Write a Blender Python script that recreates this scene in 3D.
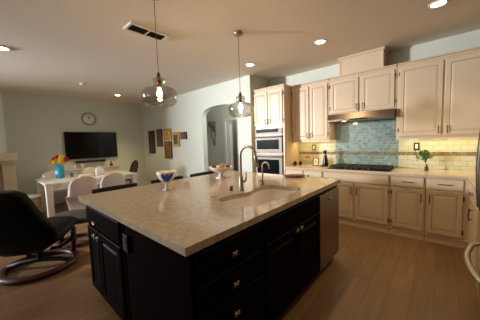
import bpy, bmesh, math, random
from mathutils import Vector, Matrix
random.seed(7)
PI = math.pi
for o in list(bpy.data.objects):
    bpy.data.objects.remove(o)
SC = bpy.context.scene
COL = SC.collection

# ------------------------------------------------------------------ camera
F_PX, YAW, PITCH, ROLL, CAM_H = 226.05, 0.7246, -0.0790, -0.0338, 1.4242
cd = bpy.data.cameras.new('camera'); cam = bpy.data.objects.new('camera', cd); COL.objects.link(cam)
cd.sensor_fit = 'HORIZONTAL'; cd.sensor_width = 36.0; cd.lens = F_PX / 480.0 * 36.0
cd.clip_start = 0.02; cd.clip_end = 100
fw = Vector((-math.sin(YAW) * math.cos(PITCH), math.cos(YAW) * math.cos(PITCH), math.sin(PITCH)))
rt = Vector((math.cos(YAW), math.sin(YAW), 0)); up = rt.cross(fw)
r2 = rt * math.cos(ROLL) + up * math.sin(ROLL); u2 = -rt * math.sin(ROLL) + up * math.cos(ROLL)
cam.matrix_world = Matrix(((r2.x, u2.x, -fw.x, 0), (r2.y, u2.y, -fw.y, 0), (r2.z, u2.z, -fw.z, CAM_H), (0, 0, 0, 1)))
SC.camera = cam

# ------------------------------------------------------------------ world, exposure, large lights
vs = SC.view_settings
vs.view_transform = 'Standard'; vs.look = 'None'; vs.gamma = 1.0; vs.use_curve_mapping = False
vs.exposure = 0.2
w = bpy.data.worlds.new('world'); SC.world = w; w.use_nodes = True
w.node_tree.nodes['Background'].inputs[0].default_value = (0.75, 0.85, 1.0, 1)
w.node_tree.nodes['Background'].inputs[1].default_value = 0.35

def area(name, loc, direction, sx, sy, power, color, spread=PI):
    l = bpy.data.lights.new(name, 'AREA'); l.shape = 'RECTANGLE'; l.size = sx; l.size_y = sy
    l.energy = power; l.color = color; l.spread = spread
    o = bpy.data.objects.new(name, l); COL.objects.link(o); o.location = loc
    o.rotation_euler = Vector(direction).to_track_quat('-Z', 'Z').to_euler()
    return o
area('daylight_patio_window', (-8.2, -4.3, 2.25), (0.50, 0.86, -0.035), 0.65, 0.6, 140, (0.93, 0.96, 1.0), 1.1)
area('front_fill', (-4.0, -5.7, 1.4), (0.0, 1, 0.0), 3.0, 1.6, 26, (0.88, 0.94, 1.0))  # added soft fill from behind the camera

# ------------------------------------------------------------------ materials
def srgb(r, g, b):
    f = lambda c: (c / 255 / 12.92) if c / 255 <= 0.04045 else ((c / 255 + 0.055) / 1.055) ** 2.4
    return (f(r), f(g), f(b), 1)
def new_mat(name):
    m = bpy.data.materials.new(name); m.use_nodes = True
    return m, m.node_tree.nodes, m.node_tree.links, m.node_tree.nodes['Principled BSDF']
def mix_rgb(n, l, fac, a, b):
    x = n.new('ShaderNodeMix'); x.data_type = 'RGBA'
    if hasattr(fac, 'is_linked'): l.new(fac, x.inputs[0])
    else: x.inputs[0].default_value = fac
    for i, v in ((6, a), (7, b)):
        if hasattr(v, 'is_linked'): l.new(v, x.inputs[i])
        else: x.inputs[i].default_value = v
    return x.outputs[2]
def pos(n): return n.new('ShaderNodeNewGeometry').outputs['Position']
def mat(name, rgb, rough=0.5, metal=0.0, var=0.06, scale=6.0, coat=0.0, bump=0.0, spec=None):
    m, n, l, p = new_mat(name)
    t = n.new('ShaderNodeTexCoord'); z = n.new('ShaderNodeTexNoise'); z.inputs['Scale'].default_value = scale; z.inputs['Detail'].default_value = 3
    l.new(t.outputs['Object'], z.inputs['Vector'])
    c = srgb(*rgb); d = tuple(min(1, v * (1 - var * 2)) for v in c[:3]) + (1,); e = tuple(min(1, v * (1 + var)) for v in c[:3]) + (1,)
    l.new(mix_rgb(n, l, z.outputs['Fac'], d, e), p.inputs['Base Color'])
    p.inputs['Roughness'].default_value = rough; p.inputs['Metallic'].default_value = metal; p.inputs['Coat Weight'].default_value = coat
    if spec is not None: p.inputs['Specular IOR Level'].default_value = spec
    if bump:
        b = n.new('ShaderNodeBump'); b.inputs['Strength'].default_value = bump; b.inputs['Distance'].default_value = 0.01
        l.new(z.outputs['Fac'], b.inputs['Height']); l.new(b.outputs['Normal'], p.inputs['Normal'])
    return m
def emit(name, rgb, strength):
    m, n, l, p = new_mat(name)
    p.inputs['Base Color'].default_value = srgb(*rgb); p.inputs['Emission Color'].default_value = srgb(*rgb); p.inputs['Emission Strength'].default_value = strength
    return m
def glass(name, tint=(1, 1, 1, 1), rough=0.0, ior=1.45):
    m, n, l, p = new_mat(name)
    p.inputs['Base Color'].default_value = tint; p.inputs['Transmission Weight'].default_value = 1; p.inputs['Roughness'].default_value = rough; p.inputs['IOR'].default_value = ior
    return m
def thin_glass(name, tint=(.91, .90, .89, 1)):
    m, n, l, p = new_mat(name); n.remove(p)
    t = n.new('ShaderNodeBsdfTransparent'); t.inputs[0].default_value = tint
    g = n.new('ShaderNodeBsdfGlossy'); g.inputs['Roughness'].default_value = .02
    lw = n.new('ShaderNodeLayerWeight'); lw.inputs[0].default_value = .5
    pw = n.new('ShaderNodeMath'); pw.operation = 'POWER'; pw.inputs[1].default_value = 3; l.new(lw.outputs['Facing'], pw.inputs[0])
    f = n.new('ShaderNodeMath'); f.operation = 'MULTIPLY_ADD'; f.inputs[1].default_value = .85; f.inputs[2].default_value = .07; l.new(pw.outputs[0], f.inputs[0])
    x = n.new('ShaderNodeMixShader'); l.new(f.outputs[0], x.inputs[0]); l.new(t.outputs[0], x.inputs[1]); l.new(g.outputs[0], x.inputs[2])
    l.new(x.outputs[0], n['Material Output'].inputs['Surface']); return m
def swizzle(n, l, order, src=None):
    s = n.new('ShaderNodeSeparateXYZ'); l.new(src or pos(n), s.inputs[0]); c = n.new('ShaderNodeCombineXYZ')
    for i, k in enumerate(order):
        if k: l.new(s.outputs[k], c.inputs[i])
    return c.outputs[0]
def floor_mat():
    m, n, l, p = new_mat('wood_planks')
    v = swizzle(n, l, ('Y', 'X', None))
    b = n.new('ShaderNodeTexBrick'); l.new(v, b.inputs['Vector'])
    b.offset = 0.37; b.inputs['Scale'].default_value = 1; b.inputs['Brick Width'].default_value = 1.5; b.inputs['Row Height'].default_value = 0.16
    b.inputs['Mortar Size'].default_value = 0.0016; b.inputs['Bias'].default_value = 0.0
    b.inputs['Color1'].default_value = srgb(120, 89, 58); b.inputs['Color2'].default_value = srgb(144, 109, 73); b.inputs['Mortar'].default_value = srgb(66, 46, 30)
    mp = n.new('ShaderNodeMapping'); mp.inputs['Scale'].default_value = (2.2, 26, 1); l.new(v, mp.inputs['Vector'])
    z = n.new('ShaderNodeTexNoise'); z.inputs['Scale'].default_value = 1.0; z.inputs['Detail'].default_value = 5; l.new(mp.outputs[0], z.inputs['Vector'])
    r = n.new('ShaderNodeMapRange'); r.inputs[1].default_value = 0.3; r.inputs[2].default_value = 0.75; r.inputs[3].default_value = 0.0; r.inputs[4].default_value = 0.6; l.new(z.outputs['Fac'], r.inputs[0])
    l.new(mix_rgb(n, l, r.outputs[0], b.outputs['Color'], srgb(98, 70, 46)), p.inputs['Base Color'])
    p.inputs['Roughness'].default_value = 0.42
    return m
def tile_mat(name, c1, c2, mortar, bw, rh, rough=0.2):
    m, n, l, p = new_mat(name)
    v = swizzle(n, l, ('X', 'Z', None))
    b = n.new('ShaderNodeTexBrick'); l.new(v, b.inputs['Vector']); b.inputs['Scale'].default_value = 1
    b.inputs['Brick Width'].default_value = bw; b.inputs['Row Height'].default_value = rh; b.inputs['Mortar Size'].default_value = 0.0022
    b.inputs['Color1'].default_value = srgb(*c1); b.inputs['Color2'].default_value = srgb(*c2); b.inputs['Mortar'].default_value = srgb(*mortar)
    l.new(b.outputs['Color'], p.inputs['Base Color']); p.inputs['Roughness'].default_value = rough
    bp = n.new('ShaderNodeBump'); bp.inputs['Strength'].default_value = 0.35; bp.inputs['Distance'].default_value = 0.004; bp.invert = True
    l.new(b.outputs['Fac'], bp.inputs['Height']); l.new(bp.outputs['Normal'], p.inputs['Normal'])
    return m
def stone_mat(name, c1, c2, c3, rough=0.12):
    m, n, l, p = new_mat(name)
    v = pos(n)
    z = n.new('ShaderNodeTexNoise'); z.inputs['Scale'].default_value = 20; z.inputs['Detail'].default_value = 8; z.inputs['Roughness'].default_value = 0.7; l.new(v, z.inputs['Vector'])
    r = n.new('ShaderNodeMapRange'); r.inputs[1].default_value = 0.35; r.inputs[2].default_value = 0.65; l.new(z.outputs['Fac'], r.inputs[0])
    z2 = n.new('ShaderNodeTexVoronoi'); z2.inputs['Scale'].default_value = 70; l.new(v, z2.inputs['Vector'])
    r2_ = n.new('ShaderNodeMapRange'); r2_.inputs[1].default_value = 0.0; r2_.inputs[2].default_value = 0.35; r2_.inputs[3].default_value = 0.45; r2_.inputs[4].default_value = 0.0; l.new(z2.outputs['Distance'], r2_.inputs[0])
    a = mix_rgb(n, l, r.outputs[0], srgb(*c1), srgb(*c2))
    l.new(mix_rgb(n, l, r2_.outputs[0], a, srgb(*c3)), p.inputs['Base Color'])
    p.inputs['Roughness'].default_value = rough
    return m
def wall_paint(name, rgb):
    return mat(name, rgb, 0.85, var=0.015, scale=40, bump=0.02)
def wood_mat(name, c1, c2, rough=0.4, axis=(3, 40, 3)):
    m, n, l, p = new_mat(name)
    t = n.new('ShaderNodeTexCoord'); mp = n.new('ShaderNodeMapping'); mp.inputs['Scale'].default_value = axis; l.new(t.outputs['Object'], mp.inputs['Vector'])
    z = n.new('ShaderNodeTexNoise'); z.inputs['Scale'].default_value = 1.5; z.inputs['Detail'].default_value = 4; l.new(mp.outputs[0], z.inputs['Vector'])
    l.new(mix_rgb(n, l, z.outputs['Fac'], srgb(*c1), srgb(*c2)), p.inputs['Base Color']); p.inputs['Roughness'].default_value = rough
    return m
def painting_mat(name, cols, scale, seed):
    m, n, l, p = new_mat(name)
    t = n.new('ShaderNodeTexCoord'); mp = n.new('ShaderNodeMapping'); mp.inputs['Location'].default_value = (seed, seed * 2, seed * .7); l.new(t.outputs['Object'], mp.inputs['Vector'])
    z = n.new('ShaderNodeTexNoise'); z.inputs['Scale'].default_value = scale; z.inputs['Detail'].default_value = 2; z.inputs['Distortion'].default_value = 1.5; l.new(mp.outputs[0], z.inputs['Vector'])
    r = n.new('ShaderNodeValToRGB'); l.new(z.outputs['Fac'], r.inputs[0])
    r.color_ramp.elements[0].position = 0.3; r.color_ramp.elements[-1].position = 0.7
    r.color_ramp.elements[0].color = srgb(*cols[0]); r.color_ramp.elements[-1].color = srgb(*cols[-1])
    for i, c in enumerate(cols[1:-1]):
        e = r.color_ramp.elements.new(0.3 + 0.4 * (i + 1) / (len(cols) - 1)); e.color = srgb(*c)
    l.new(r.outputs[0], p.inputs['Base Color']); p.inputs['Roughness'].default_value = 0.6
    return m

M = dict(
    wall=wall_paint('pale_mint_paint', (214, 218, 206)), ceiling=wall_paint('ceiling_paint', (234, 224, 212)),
    far_wall=wall_paint('low_bounce_taupe', (120, 104, 88)),  # unseen walls, toned dark to cut the light bouncing back
    white=mat('white_trim', (228, 226, 220), 0.5, var=0.01), floor=floor_mat(),
    cream=mat('cream_cabinet_paint', (218, 196, 166), 0.38, var=0.02, scale=3), glaze=mat('brown_glaze', (198, 174, 144), 0.5),
    tan=mat('tan_plinth', (214, 190, 160), 0.5),
    espresso=mat('espresso_cabinet_stain', (17, 7, 6), 0.6, var=0.15, scale=14, spec=.015), espresso_edge=mat('espresso_pale_edge', (30, 18, 14), 0.45, spec=.1),  # edge tone a little paler and glossier than the panels
    quartz=stone_mat('beige_quartz', (172, 153, 130), (196, 180, 158), (118, 98, 78), 0.09),
    worktop=stone_mat('warm_stone_worktop', (200, 178, 152), (216, 196, 170), (160, 136, 110), 0.2),
    steel=mat('brushed_steel', (190, 184, 176), 0.28, 1.0, var=0.03, scale=30), dish_steel=mat('dishwasher_steel', (150, 136, 120), 0.36, 1.0, var=0.03, scale=30), oven_steel=mat('satin_oven_steel', (128, 121, 113), 0.55, 0.9), dark_steel=mat('dark_steel', (120, 108, 98), 0.35, 1.0),
    nickel=mat('brushed_nickel', (178, 166, 148), 0.4, 0.85), bronze=mat('bronze_pull', (98, 74, 52), 0.35, 0.9),
    gold=mat('antique_gold', (196, 172, 136), 0.3, 1.0), brass=mat('brass', (120, 92, 64), 0.3, 1.0), hinge=mat('black_hinge', (34, 24, 18), 0.5, 0.5),
    black=mat('black_lacquer', (14, 13, 13), 0.25), black_matte=mat('black_iron', (18, 17, 17), 0.6), black_glass=mat('black_glass', (6, 6, 7), 0.3, spec=0.03),
    leather=mat('black_leather', (6, 6, 6), 0.5, spec=.15, var=0.2, scale=20, bump=0.15), mahogany=wood_mat('red_brown_wood', (50, 17, 12), (78, 30, 20), 0.45),
    lit_leather=mat('lit_black_leather', (62, 60, 50), 0.5, var=0.15, scale=20, bump=0.15),  # black leather, lightened to carry the window light on the ottoman
    plastic=mat('glossy_white_plastic', (232, 222, 220), 0.12, var=0.01, coat=0.5), table=mat('white_table_lacquer', (224, 214, 202), 0.3, var=0.01),
    porcelain=mat('white_porcelain', (236, 228, 220), 0.15, var=0.01), blue=mat('cobalt_glaze', (44, 74, 196), 0.2, var=0.2, scale=30), leaf_green=mat('green_glaze', (70, 110, 50), 0.25),
    sink=mat('white_composite_sink', (244, 236, 230), 0.3, var=0.01), glass=thin_glass('clear_glass'),
    turquoise=mat('turquoise_glaze', (20, 150, 178), 0.3), orange=mat('orange_petal', (255, 200, 40), 0.6, var=0.15, scale=40), red=mat('red_petal', (176, 22, 26), 0.6, var=0.2, scale=40), yellow=mat('yellow_petal', (255, 222, 60), 0.6),
    stem=mat('green_stem', (66, 96, 34), 0.6), leaf=mat('green_leaf', (58, 104, 26), 0.55, var=0.25, scale=50),
    apple=mat('apple_red', (146, 30, 28), 0.3, var=0.25, scale=18), pear=mat('pear_green', (166, 160, 62), 0.35, var=0.12, scale=18), peach=mat('peach', (186, 84, 44), 0.4, var=0.2, scale=12),
    oak=wood_mat('light_oak', (206, 184, 148), (222, 202, 168), 0.5, (4, 4, 4)), stone=mat('tan_stone', (176, 152, 124), 0.7, var=0.08, scale=8),
    wicker=mat('wicker', (186, 158, 112), 0.7, var=0.2, scale=60, bump=0.4), board=wood_mat('red_brown_board', (104, 56, 36), (132, 78, 52), 0.35, (30, 4, 4)),
    cream_tile=tile_mat('cream_subway_tile', (198, 196, 170), (184, 184, 156), (146, 138, 112), 0.15, 0.075), blue_tile=tile_mat('blue_glass_tile', (104, 126, 122), (142, 162, 154), (166, 176, 166), 0.05, 0.05, 0.1),
    band=tile_mat('mosaic_band_tile', (148, 134, 108), (98, 88, 74), (136, 122, 100), 0.03, 0.0275),
    brown_plate=mat('oil_rubbed_bronze', (70, 44, 28), 0.4, 0.6), switch=mat('ivory_switch', (232, 222, 196), 0.4),
    lamp_on=emit('lamp_diffuser', (255, 240, 214), 14.0), bulb_on=emit('filament_bulb', (255, 222, 172), 360.0), strip_on=emit('under_cabinet_strip', (255, 214, 130), 5.0),
    sconce=mat('aged_pewter', (120, 106, 92), 0.45, 0.3), clock_rim=mat('clock_rim_grey', (150, 140, 126), 0.4), screen=mat('tv_screen', (6, 6, 7), 0.12, var=0.0, spec=.2), paper=mat('cream_paper', (226, 206, 150), 0.7), clock_face=mat('clock_face', (240, 236, 226), 0.5), red_glass=mat('red_bottle', (150, 20, 16), 0.2),
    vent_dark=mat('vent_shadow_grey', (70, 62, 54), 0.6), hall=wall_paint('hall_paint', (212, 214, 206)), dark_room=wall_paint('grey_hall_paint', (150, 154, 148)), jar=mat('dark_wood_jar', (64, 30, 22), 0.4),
    foam=mat('soft_white', (236, 228, 216), 0.7, var=0.02), blue_plastic=mat('light_blue_plastic', (80, 130, 170), 0.3),
    green_glass=mat('green_glass_bottle', (46, 84, 30), 0.15),
)

# ------------------------------------------------------------------ mesh helpers
WM = {}
class MB:
    def __init__(s, frame=None): s.v = []; s.f = []; s.mi = []; s.sm = []; s.frame = frame; s.cur = 0
    def add(s, verts, faces, smooth=False, mi=None):
        o = len(s.v)
        for v in verts:
            v = Vector(v); s.v.append(s.frame @ v if s.frame is not None else v)
        for f in faces:
            s.f.append([o + i for i in f]); s.sm.append(smooth); s.mi.append(s.cur if mi is None else mi)
        return s
    def box(s, x0, x1, y0, y1, z0, z1, bev=0.0, seg=1, mi=None):
        x0, x1 = min(x0, x1), max(x0, x1); y0, y1 = min(y0, y1), max(y0, y1); z0, z1 = min(z0, z1), max(z0, z1)
        b = bmesh.new(); bmesh.ops.create_cube(b, size=1)
        for v in b.verts: v.co = Vector(((x0 + x1) / 2 + v.co.x * (x1 - x0), (y0 + y1) / 2 + v.co.y * (y1 - y0), (z0 + z1) / 2 + v.co.z * (z1 - z0)))
        if bev: bmesh.ops.bevel(b, geom=list(b.edges), offset=min(bev, .45 * min(x1 - x0, y1 - y0, z1 - z0)), segments=seg, affect='EDGES', profile=0.5)
        b.verts.index_update(); s.add([v.co.copy() for v in b.verts], [[v.index for v in f.verts] for f in b.faces], seg > 1, mi); b.free(); return s
    def loft(s, loops, closed=True, cap0=True, cap1=True, smooth=True, mi=None):
        k = len(loops[0]); vs_ = [p for L in loops for p in L]; fs = []
        for i in range(len(loops) - 1):
            for j in range(k if closed else k - 1):
                a = i * k + j; b = i * k + (j + 1) % k; fs.append([a, b, b + k, a + k])
        if cap0: fs.append(list(range(k))[::-1])
        if cap1: fs.append([(len(loops) - 1) * k + j for j in range(k)])
        return s.add(vs_, fs, smooth, mi)
    def lathe(s, prof, c=(0, 0, 0), seg=24, smooth=True, cap=True, mi=None, axis='z', sx=1, sy=1):
        loops = []
        for r, h in prof:
            L = []
            for j in range(seg):
                a = 2 * PI * j / seg; p = (max(r, 1e-4) * math.cos(a) * sx, max(r, 1e-4) * math.sin(a) * sy, h)
                if axis == 'x': p = (h, p[0], p[1])
                elif axis == 'y': p = (p[0], h, p[1])
                L.append(Vector(p) + Vector(c))
            loops.append(L)
        return s.loft(loops, True, cap, cap, smooth, mi)
    def tube(s, pts, r, seg=8, smooth=True, mi=None, flat=None):
        pts = [Vector(p) for p in pts]; n = len(pts); loops = []; ref = None
        for i, p in enumerate(pts):
            t = (pts[min(i + 1, n - 1)] - pts[max(i - 1, 0)]).normalized()
            if ref is None:
                ref = Vector((0, 0, 1)) if abs(t.z) < .9 else Vector((1, 0, 0))
            a = (ref - t * ref.dot(t)).normalized(); b = t.cross(a); ref = a
            rr = r[i] if isinstance(r, (list, tuple)) else r
            loops.append([p + a * rr * math.cos(2 * PI * j / seg) + b * rr * math.sin(2 * PI * j / seg) * (flat or 1) for j in range(seg)])
        return s.loft(loops, True, True, True, smooth, mi)
    def ball(s, c, r, seg=16, rings=10, mi=None):
        r = (r, r, r) if not isinstance(r, (tuple, list)) else r
        loops = [[Vector((c[0] + r[0] * max(math.sin(PI * i / rings), 1e-3) * math.cos(2 * PI * j / seg), c[1] + r[1] * max(math.sin(PI * i / rings), 1e-3) * math.sin(2 * PI * j / seg), c[2] - r[2] * math.cos(PI * i / rings))) for j in range(seg)] for i in range(rings + 1)]
        return s.loft(loops, True, True, True, True, mi)
    def rings(s, u0, u1, w0, w1, steps, base=0.0, out=None):
        """nested rectangles (inset, height, material index) in the u, out, w plane; the door profile"""
        loops = [[(u0, base, w0), (u1, base, w0), (u1, base, w1), (u0, base, w1)]]; mats = []
        for ins, h, mi in steps:
            loops.append([(u0 + ins, h, w0 + ins), (u1 - ins, h, w0 + ins), (u1 - ins, h, w1 - ins), (u0 + ins, h, w1 - ins)]); mats.append(mi)
        for i in range(len(loops) - 1):
            s.loft([loops[i], loops[i + 1]], True, i == 0, i == len(loops) - 2, False, mats[i])
        return s
    def build(s, name, mats, parent=None, local=False):
        if not isinstance(mats, (list, tuple)): mats = [mats]
        vs_ = s.v
        if parent is not None and not local:
            inv = WM[parent].inverted(); vs_ = [inv @ v for v in vs_]
        me = bpy.data.meshes.new(name); me.from_pydata([tuple(v) for v in vs_], [], s.f)
        for m in mats: me.materials.append(m)
        for i, p in enumerate(me.polygons): p.use_smooth = s.sm[i]; p.material_index = min(s.mi[i], len(mats) - 1)
        b = bmesh.new(); b.from_mesh(me); bmesh.ops.recalc_face_normals(b, faces=b.faces); b.to_mesh(me); b.free()
        o = bpy.data.objects.new(name, me); COL.objects.link(o); o.parent = parent
        WM[o] = WM[parent].copy() if parent is not None else Matrix.Identity(4)
        return o
def thing(name, label, cat, loc=(0, 0, 0), rz=0.0, group=None):
    o = bpy.data.objects.new(name, None); COL.objects.link(o); o.location = loc; o.rotation_euler = (0, 0, rz); o.empty_display_size = 0.1
    o['label'] = label; o['category'] = cat
    if group: o['group'] = group
    WM[o] = Matrix.Translation(loc) @ Matrix.Rotation(rz, 4, 'Z'); return o
def tag(o, label, cat, group=None):
    o['label'] = label; o['category'] = cat
    if group: o['group'] = group
    return o
def struct(o): o['kind'] = 'structure'; return o
def dup(root, loc, rz, label, group=None):
    def cp(o, par):
        c = o.copy(); COL.objects.link(c); c.parent = par
        for ch in list(o.children): cp(ch, c)
        return c
    r = cp(root, None); r.location = loc; r.rotation_euler = (0, 0, rz); r['label'] = label
    if group: r['group'] = group
    return r
def facing(d):  # local (u, out, w) -> world; d is the way the front looks
    if d == '-y': return Matrix(((1, 0, 0, 0), (0, -1, 0, 0), (0, 0, 1, 0), (0, 0, 0, 1)))
    if d == '+x': return Matrix(((0, 1, 0, 0), (1, 0, 0, 0), (0, 0, 1, 0), (0, 0, 0, 1)))
    if d == '-x': return Matrix(((0, -1, 0, 0), (1, 0, 0, 0), (0, 0, 1, 0), (0, 0, 0, 1)))
def at(d, plane):  # frame whose out = 0 lies on the plane
    m = facing(d).copy()
    if d == '-y': m[1][3] = plane
    else: m[0][3] = plane
    return m
DOOR = [(0, .016, 0), (.004, .02, 0), (.048, .02, 0), (.053, .013, 1), (.058, .013, 1), (.064, .016, 0), (.086, .019, 0), (.092, .019, 0)]
DRAWER = [(0, .016, 0), (.004, .02, 0)]
def door(parent, d, plane, u0, u1, w0, w1, mats, name='door', prof=DOOR):
    b = MB(at(d, plane)); b.rings(u0, u1, w0, w1, prof); return b.build(name, mats, parent)
def bar_pull(parent, d, plane, u, w, length, vertical, m, name='handle', r=.006, bow=.006):
    b = MB(at(d, plane)); n = 8
    def P(t, o): return (u, o, w + t) if vertical else (u + t, o, w)
    b.tube([P((i / n - .5) * length, .045 + bow * math.sin(PI * i / n)) for i in range(n + 1)], r)
    for k in (-.38, .38): b.tube([P(k * length, .019), P(k * length, .047)], r * .8)
    return b.build(name, m, parent)
def hinge(parent, d, plane, u, w, m):
    b = MB(at(d, plane)); b.lathe([(.005, w - .028), (.006, w - .026), (.006, w + .026), (.005, w + .028)], (u, .021, 0), 8)
    return b.build('hinge', m, parent)

# ------------------------------------------------------------------ the room
ZC = 2.81; XL = -7.85; XR = 0.95; YW = 4.49; YA = 3.78; YS = -5.5
def sbox(name, m, *boxes):
    b = MB()
    for x in boxes: b.box(*x)
    return struct(b.build(name, m))
sbox('floor', M['floor'], (XL - .3, XR + .3, YS - .3, 7.0, -.1, 0))
sbox('ceiling', M['ceiling'], (XL - .3, XR + .3, YS - .3, 7.0, ZC, ZC + .1))
sbox('wall_back', M['wall'], (-3.12, XR + .15, YW, YW + .12, 0, ZC))
sbox('wall_right', M['far_wall'], (XR, XR + .15, YS, YW, 0, ZC))
sbox('wall_left', M['wall'], (XL - .15, XL, YS, -5.1, 0, ZC), (XL - .15, XL, -3.3, YA, 0, ZC), (XL - .15, XL, -5.1, -3.3, 0, 1.6), (XL - .15, XL, -5.1, -3.3, 2.76, ZC))
sbox('wall_front', M['far_wall'], (XL - .15, -5.6, YS - .15, YS, 0, ZC), (-2.4, XR + .15, YS - .15, YS, 0, ZC), (-5.6, -2.4, YS - .15, YS, 0, .5), (-5.6, -2.4, YS - .15, YS, 2.3, ZC))
def frame_y(name, x0, x1, z0, z1, y0, y1, t=.06):
    return sbox(name, M['white'], (x0, x0 + t, y0, y1, z0, z1), (x1 - t, x1, y0, y1, z0, z1), (x0 + t, x1 - t, y0, y1, z0, z0 + t), (x0 + t, x1 - t, y0, y1, z1 - t, z1))
frame_y('window_1', -5.6, -2.4, .5, 2.3, YS - .12, YS + .02)  # unseen window, put in for the fill behind the camera
sbox('window_2', M['white'], (XL - .12, XL + .02, -5.1, -5.04, 1.6, 2.76), (XL - .12, XL + .02, -3.36, -3.3, 1.6, 2.76), (XL - .12, XL + .02, -5.04, -3.36, 1.6, 1.66), (XL - .12, XL + .02, -5.04, -3.36, 2.70, 2.76))
# wall with the arched opening, and the stub that closes the oven recess
ax0, ax1, spring, rise = -4.60, -3.38, 2.13, 0.19
arch = MB(); T = .14
arch.box(XL - .15, ax0, YA, YA + T, 0, ZC); arch.box(ax1, -3.0, YA, YA + T, 0, ZC); arch.box(-3.14, -3.0, YA + T, YW + .12, 0, ZC)
n = 20; cx = (ax0 + ax1) / 2; hw = (ax1 - ax0) / 2
top = []
for i in range(n + 1):
    x = ax0 + (ax1 - ax0) * i / n; t = (x - cx) / hw
    top.append((x, spring + rise * math.sqrt(max(0, 1 - abs(t) ** 2.2))))
for i in range(n):
    (xa, za), (xb, zb) = top[i], top[i + 1]
    v = [(xa, YA, za), (xb, YA, zb), (xb, YA, ZC), (xa, YA, ZC), (xa, YA + T, za), (xb, YA + T, zb), (xb, YA + T, ZC), (xa, YA + T, ZC)]
    arch.add(v, [[0, 1, 2, 3], [7, 6, 5, 4], [0, 4, 5, 1]])
struct(arch.build('wall_arch', M['wall']))
# hall seen through the arch
sbox('wall_hall', M['hall'], (-6.9, -5.02, 5.0, 5.12, 0, ZC), (-4.42, -3.0, 5.0, 5.12, 0, ZC), (-5.02, -4.42, 5.0, 5.12, 2.1, ZC), (-6.9, -6.78, YA + T, 5.0, 0, ZC))
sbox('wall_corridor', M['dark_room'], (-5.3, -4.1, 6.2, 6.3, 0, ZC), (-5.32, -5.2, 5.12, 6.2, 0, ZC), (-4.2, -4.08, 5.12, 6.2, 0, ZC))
sbox('trim_1', M['white'], (-5.05, -4.95, 4.97, 5.0, 0, 2.18), (-4.49, -4.39, 4.97, 5.0, 0, 2.18), (-4.95, -4.49, 4.97, 5.0, 2.08, 2.18), (-4.95, -4.80, 5.0, 5.12, 0, 2.08))
sbox('wall_chimney', M['wall'], (XL, -7.42, -1.7, .36, 0, ZC))
sbox('baseboard_left', M['white'], (XL, XL + .015, .36, YA, 0, .11))
sbox('baseboard_arch', M['white'], (XL + .015, ax0, YA - .015, YA, 0, .11), (ax1, -3.0, YA - .015, YA, 0, .11))
# backsplash: cream subway tile, blue glass behind the hob, mosaic band
ty0, ty1 = YW - .012, YW
sbox('trim_2', M['cream_tile'], (-2.25, -1.50, ty0, ty1, .915, 1.40), (-.50, XR, ty0, ty1, .915, 1.40))
sbox('trim_3', M['blue_tile'], (-1.50, -.50, ty0, ty1, .915, 1.86))
sbox('trim_4', M['band'], (-2.25, XR, ty0 - .004, ty0, 1.125, 1.18))

# ------------------------------------------------------------------ kitchen cabinets along the tiled wall
CG = [M['cream'], M['glaze']]
def crown(parent, boxes, name='crown_moulding'):
    b = MB()
    for x in boxes: b.box(*x, bev=.006)
    return b.build(name, M['cream'], parent)
# tall oven cabinet
YT = 3.87
t = thing('oven_cabinet', 'tall cream cabinet housing the two steel ovens beside the arch wall', 'cabinet', (-2.62, 4.17, 0))
b = MB(); b.box(-2.995, -2.255, YT, YW - .005, 0, .62); b.box(-2.995, -2.255, YT, YW - .005, 1.70, 2.44)
b.box(-2.995, -2.965, YT, YW - .005, .62, 1.70); b.box(-2.285, -2.255, YT, YW - .005, .62, 1.70); b.box(-2.965, -2.285, YW - .03, YW - .005, .62, 1.70)
b.build('body', M['cream'], t)
crown(t, [(-2.995, -2.245, YT - .012, YW - .005, 2.44, 2.475), (-2.995, -2.235, YT - .025, YW - .005, 2.475, 2.50)])
for u0, u1, hu, hg in ((-2.965, -2.635, -2.662, -2.96), (-2.615, -2.285, -2.588, -2.29)):
    dd = door(t, '-y', YT, u0, u1, 1.74, 2.41, CG); bar_pull(dd, '-y', YT, hu, 1.82, .10, True, M['bronze'])
    hinge(dd, '-y', YT, hg + (.012 if hg > -2.5 else -.012), 2.33, M['hinge']); hinge(dd, '-y', YT, hg + (.012 if hg > -2.5 else -.012), 1.83, M['hinge'])
dr = door(t, '-y', YT, -2.965, -2.285, .14, .58, CG, 'drawer', DRAWER); bar_pull(dr, '-y', YT, -2.62, .45, .2, False, M['bronze'])
# built-in microwave
t = thing('built_in_microwave', 'stainless built in microwave with black control strip above the wall oven', 'microwave', (-2.62, 4.1, 1.19))
b = MB(); b.box(-2.96, -2.29, YT - .006, YW - .04, 1.19, 1.69); b.build('casing', M['dark_steel'], t)
b = MB(); b.box(-2.95, -2.30, YT - .022, YT - .006, 1.555, 1.68, .004); cpn = b.build('control_panel', M['oven_steel'], t)
b = MB(); b.box(-2.92, -2.38, YT - .026, YT - .022, 1.60, 1.665, .002); b.build('display', M['black_glass'], cpn)
b = MB(); b.box(-2.95, -2.30, YT - .026, YT - .006, 1.20, 1.545, .005); dd = b.build('door', M['oven_steel'], t)
b = MB(); b.box(-2.91, -2.37, YT - .029, YT - .026, 1.26, 1.45, .002); b.build('window', M['black_glass'], dd)
b = MB(); b.tube([(-2.93, YT - .06, 1.505), (-2.32, YT - .06, 1.505)], .011)
for x in (-2.9, -2.35): b.tube([(x, YT - .025, 1.505), (x, YT - .06, 1.505)], .008)
b.build('handle', M['oven_steel'], dd)
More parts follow.
